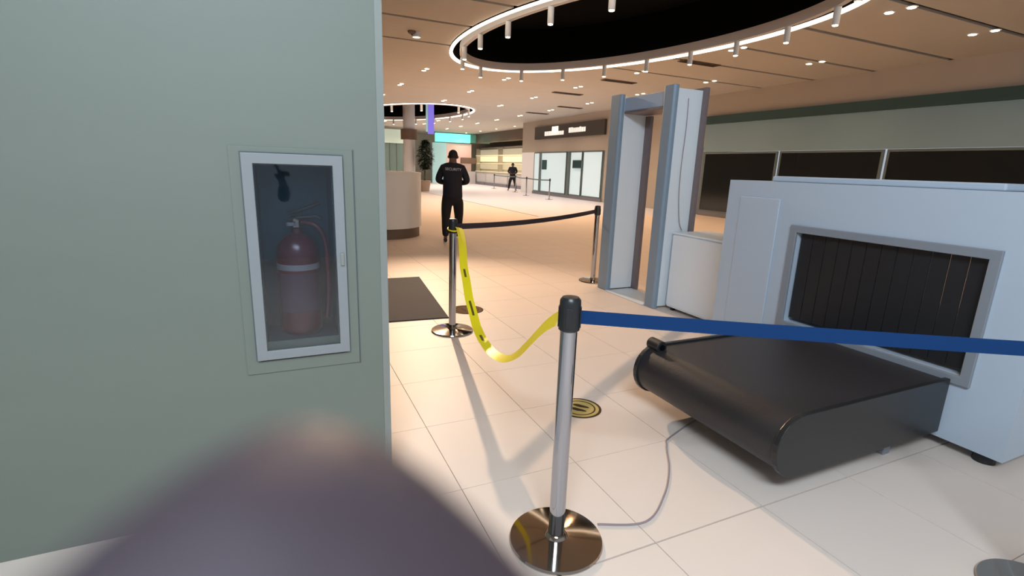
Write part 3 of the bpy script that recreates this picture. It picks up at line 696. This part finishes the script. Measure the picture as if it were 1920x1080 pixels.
def person(name, label, loc, rz, J, detail=True, text=None):
    t = thing(name, label, 'person', loc, rz)
    g = lambda k: J[k]
    hip, chest, neck, head = g('hip'), g('chest'), g('neck'), g('head')
    body = [[('hip', hip, (0.13, 0.10)), ('waist', lerp3(hip, chest, 0.5), (0.125, 0.095)), ('chest', chest, (0.15, 0.105)), ('neckb', neck, (0.07, 0.07)), ('skull0', lerp3(neck, head, 0.5), (0.075, 0.078)), ('skull', head, (0.075, 0.092)), ('crown', (head[0], head[1] + 0.005, head[2] + 0.075), (0.055, 0.065))]]
    for s, q in ((-1, 'l'), (1, 'r')):
        body.append([('chest', chest, 0.15), ('sh' + q, g('sh' + q), 0.055), ('el' + q, g('el' + q), 0.042), ('wr' + q, g('wr' + q), 0.028)])
        body.append([('hip', hip, 0.13), ('th' + q, lerp3(g('hj' + q), g('kn' + q), 0.15), 0.085), ('kn' + q, g('kn' + q), 0.055), ('an' + q, g('an' + q), 0.038), ('to' + q, g('to' + q), 0.03)])
    b = skin_mesh('body', body, 'skin', t)
    for q, s in (('l', -1), ('r', 1)):
        d = Vector(g('wr' + q)) - Vector(g('el' + q)); skin_mesh('hand', hand(g('wr' + q), d, s, t), 'skin', t, 1)
    w = lerp3(hip, chest, 0.45)
    jk = [[('hem', (hip[0], hip[1], hip[2] - 0.17), (0.215, 0.15)), ('hip', (hip[0], hip[1], hip[2] - 0.05), (0.205, 0.15)), ('waist', w, (0.195, 0.145)), ('chest', chest, (0.20, 0.15)), ('col', (neck[0], neck[1], neck[2] - 0.02), (0.115, 0.095))]]
    for q in 'lr':
        e, h, wr = g('el' + q), g('sh' + q), g('wr' + q)
        jk.append([('chest', chest, 0.18), ('sh' + q, h, 0.078), ('ua' + q, lerp3(h, e, 0.5), 0.078), ('el' + q, e, 0.070), ('cu' + q, lerp3(e, wr, 0.88), 0.05)])
    skin_mesh('jacket', jk, 'cloth_navy', t)
    tr = [[('hip', (hip[0], hip[1], hip[2] + 0.04), (0.17, 0.13)), ('cr', (hip[0], hip[1], hip[2] - 0.06), (0.17, 0.13))]]
    for q in 'lr':
        k, a = g('kn' + q), g('an' + q)
        tr.append([('cr', hip, 0.15), ('th' + q, lerp3(g('hj' + q), k, 0.2), 0.125), ('tm' + q, lerp3(g('hj' + q), k, 0.65), 0.108), ('kn' + q, k, 0.09), ('ca' + q, lerp3(k, a, 0.45), 0.082), ('he' + q, lerp3(k, a, 0.97), 0.064)])
    skin_mesh('trousers', tr, 'cloth_black', t)
    for q in 'lr':
        a, o_ = Vector(g('an' + q)), Vector(g('to' + q)); d = (o_ - a); d.z = 0; d.normalize(); hz = a.z - 0.045
        skin_mesh('shoe', [[('h', (a.x - d.x * 0.04, a.y - d.y * 0.04, hz), (0.042, 0.042)), ('m', (a.x + d.x * 0.06, a.y + d.y * 0.06, hz - 0.004), (0.046, 0.038)), ('t', (a.x + d.x * 0.18, a.y + d.y * 0.18, o_.z + 0.0), (0.04, 0.03))]], 'rubber', t, 1)
    # hair cap, ears and face
    hd = Vector(head)
    hm = MB().sphere((hd.x, hd.y - 0.012, hd.z + 0.026), 0.100, 20, 1.06); c0 = Vector((hd.x, hd.y - 0.012, hd.z + 0.026))
    hm.v = [(c0.x + (v[0] - c0.x) * 0.90, c0.y + (v[1] - c0.y) * (1.05 if v[1] < c0.y else 0.98), v[2]) for v in hm.v]
    hm.build('hair', 'hair', t, smooth=True)
    for s in (-1, 1):
        MB().sphere((hd.x + s * 0.084, hd.y - 0.0, hd.z - 0.005), 0.022, 12, 1.3).build('ear', 'skin', t, smooth=True)
        e = MB().sphere((hd.x + s * 0.03, hd.y + 0.088, hd.z + 0.0), 0.011, 10).build('eye', 'print_white', t, smooth=True)
        MB().sphere((hd.x + s * 0.03, hd.y + 0.097, hd.z + 0.0), 0.005, 8).build('pupil', 'black', e)
    MB().tube([(hd.x, hd.y + 0.09, hd.z + 0.005), (hd.x, hd.y + 0.108, hd.z - 0.03), (hd.x, hd.y + 0.09, hd.z - 0.037)], [0.007, 0.013, 0.008], 8).build('nose', 'skin', t, smooth=True)
    MB().tube([(hd.x - 0.024, hd.y + 0.083, hd.z - 0.062), (hd.x, hd.y + 0.09, hd.z - 0.06), (hd.x + 0.024, hd.y + 0.083, hd.z - 0.062)], [0.004, 0.007, 0.004], 8).build('mouth', 'gate_rear', t, smooth=True)
    return t
# near guard, seen from behind, walking away with bent elbows and head bowed forward
Jn = dict(hip=(0, 0, 0.96), chest=(0.0, 0.05, 1.34), neck=(0.0, 0.10, 1.53), head=(0.005, 0.165, 1.625),
          shl=(-0.19, 0.06, 1.41), shr=(0.19, 0.06, 1.41), ell=(-0.285, 0.05, 1.17), elr=(0.285, 0.05, 1.16), wrl=(-0.13, 0.25, 1.13), wrr=(0.13, 0.25, 1.13),
          hjl=(-0.10, 0, 0.90), hjr=(0.10, 0, 0.90), knl=(-0.125, 0.0, 0.50), knr=(0.125, 0.19, 0.50), anl=(-0.13, -0.03, 0.095), anr=(0.115, 0.50, 0.13), tol=(-0.14, 0.13, 0.03), tor=(0.125, 0.66, 0.06))
gd = person('person', 'person in black uniform with white back lettering, walking away beyond the middle chrome post', (3.07, 9.42, 0), R(-18.2), Jn)
f = bpy.data.curves.new('back_lettering', 'FONT'); f.body = 'SECURITY'; f.size = 0.068; f.extrude = 0.0015; f.align_x = 'CENTER'
fo = bpy.data.objects.new('back_lettering', f); C.objects.link(fo); bpy.context.view_layer.update()
me = bpy.data.meshes.new_from_object(fo.evaluated_get(bpy.context.evaluated_depsgraph_get())); bpy.data.objects.remove(fo)
me.materials.clear(); me.materials.append(MATS['print_white']); fo = bpy.data.objects.new('back_lettering', me); C.objects.link(fo); fo.parent = gd
fo.location = (0.01, -0.155, 1.37); fo.rotation_euler = (R(82), R(2), 0)
Jf = dict(hip=(0, 0, 0.95), chest=(0, 0.0, 1.36), neck=(0, 0.01, 1.55), head=(0, 0.04, 1.66),
          shl=(-0.20, 0, 1.47), shr=(0.20, 0, 1.47), ell=(-0.29, -0.03, 1.19), elr=(0.29, -0.03, 1.19), wrl=(-0.12, 0.17, 1.12), wrr=(0.12, 0.17, 1.12),
          hjl=(-0.10, 0, 0.90), hjr=(0.10, 0, 0.90), knl=(-0.17, 0.0, 0.49), knr=(0.17, 0.0, 0.49), anl=(-0.24, 0.0, 0.095), anr=(0.24, 0.0, 0.095), tol=(-0.28, 0.14, 0.03), tor=(0.28, 0.14, 0.03))
person('person', 'small distant person in dark clothes standing with legs apart before the far white counters', (14.3, 31.2, 0), R(155), Jf)

# ------------------------------------------------------------ photographer's hand, one fingertip just in front of the lens
cb = cam.rotation_euler.to_matrix(); co = Vector(cam.location)
def cv_(x, y, d):   # metres right, up and ahead of the phone
    return tuple(co + cb @ Vector((x, y, -d)) - hbase)
hbase = co + cb @ Vector((0.03, -0.09, -0.01))
ph = thing('hand', 'dark out-of-focus hand at the bottom left with one fingertip in front of the lens', 'hand', tuple(hbase))
FT = [('wr', (0.085, -0.165, -0.040), (0.026, 0.020)), ('pm', (0.066, -0.125, -0.022), (0.034, 0.018)), ('k', (0.042, -0.088, -0.004), 0.0115), ('m', (0.0155, -0.0475, 0.012), 0.0114), ('n', (-0.0012, -0.0262, 0.0190), 0.0125), ('t', (-0.0118, -0.0160, 0.0205), 0.0128), ('u', (-0.0178, -0.0108, 0.0208), 0.0105)]
J = {k: (cv_(*p), r) for k, p, r in FT}
chs = [[('arm', cv_(0.13, -0.27, -0.10), 0.036)] + [(k, J[k][0], J[k][1]) for k, _, _ in FT]]
for i, (dx, L) in enumerate(((0.020, 1.0), (0.040, 0.95), (0.058, 0.8))):
    chs.append([('pm', J['pm'][0], 0.034), ('k%d' % i, cv_(0.042 + dx, -0.090 - 0.006 * i, -0.004), 0.0105), ('m%d' % i, cv_(0.040 + dx, -0.078 - 0.006 * i, 0.034 * L), 0.009), ('n%d' % i, cv_(0.042 + dx, -0.102, 0.046 * L), 0.0085), ('t%d' % i, cv_(0.044 + dx, -0.120, 0.032 * L), 0.0075)])
chs.append([('wr', J['wr'][0], 0.03), ('ta', cv_(0.044, -0.145, -0.010), 0.014), ('tb', cv_(0.020, -0.125, 0.006), 0.011), ('tc', cv_(0.008, -0.10, 0.016), 0.009)])
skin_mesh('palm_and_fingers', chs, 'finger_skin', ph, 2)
skin_mesh('sleeve', [[('a', cv_(0.105, -0.21, -0.062), 0.040), ('b', cv_(0.13, -0.27, -0.10), 0.048), ('c', cv_(0.17, -0.37, -0.18), 0.055)]], 'cloth_black', ph, 1)
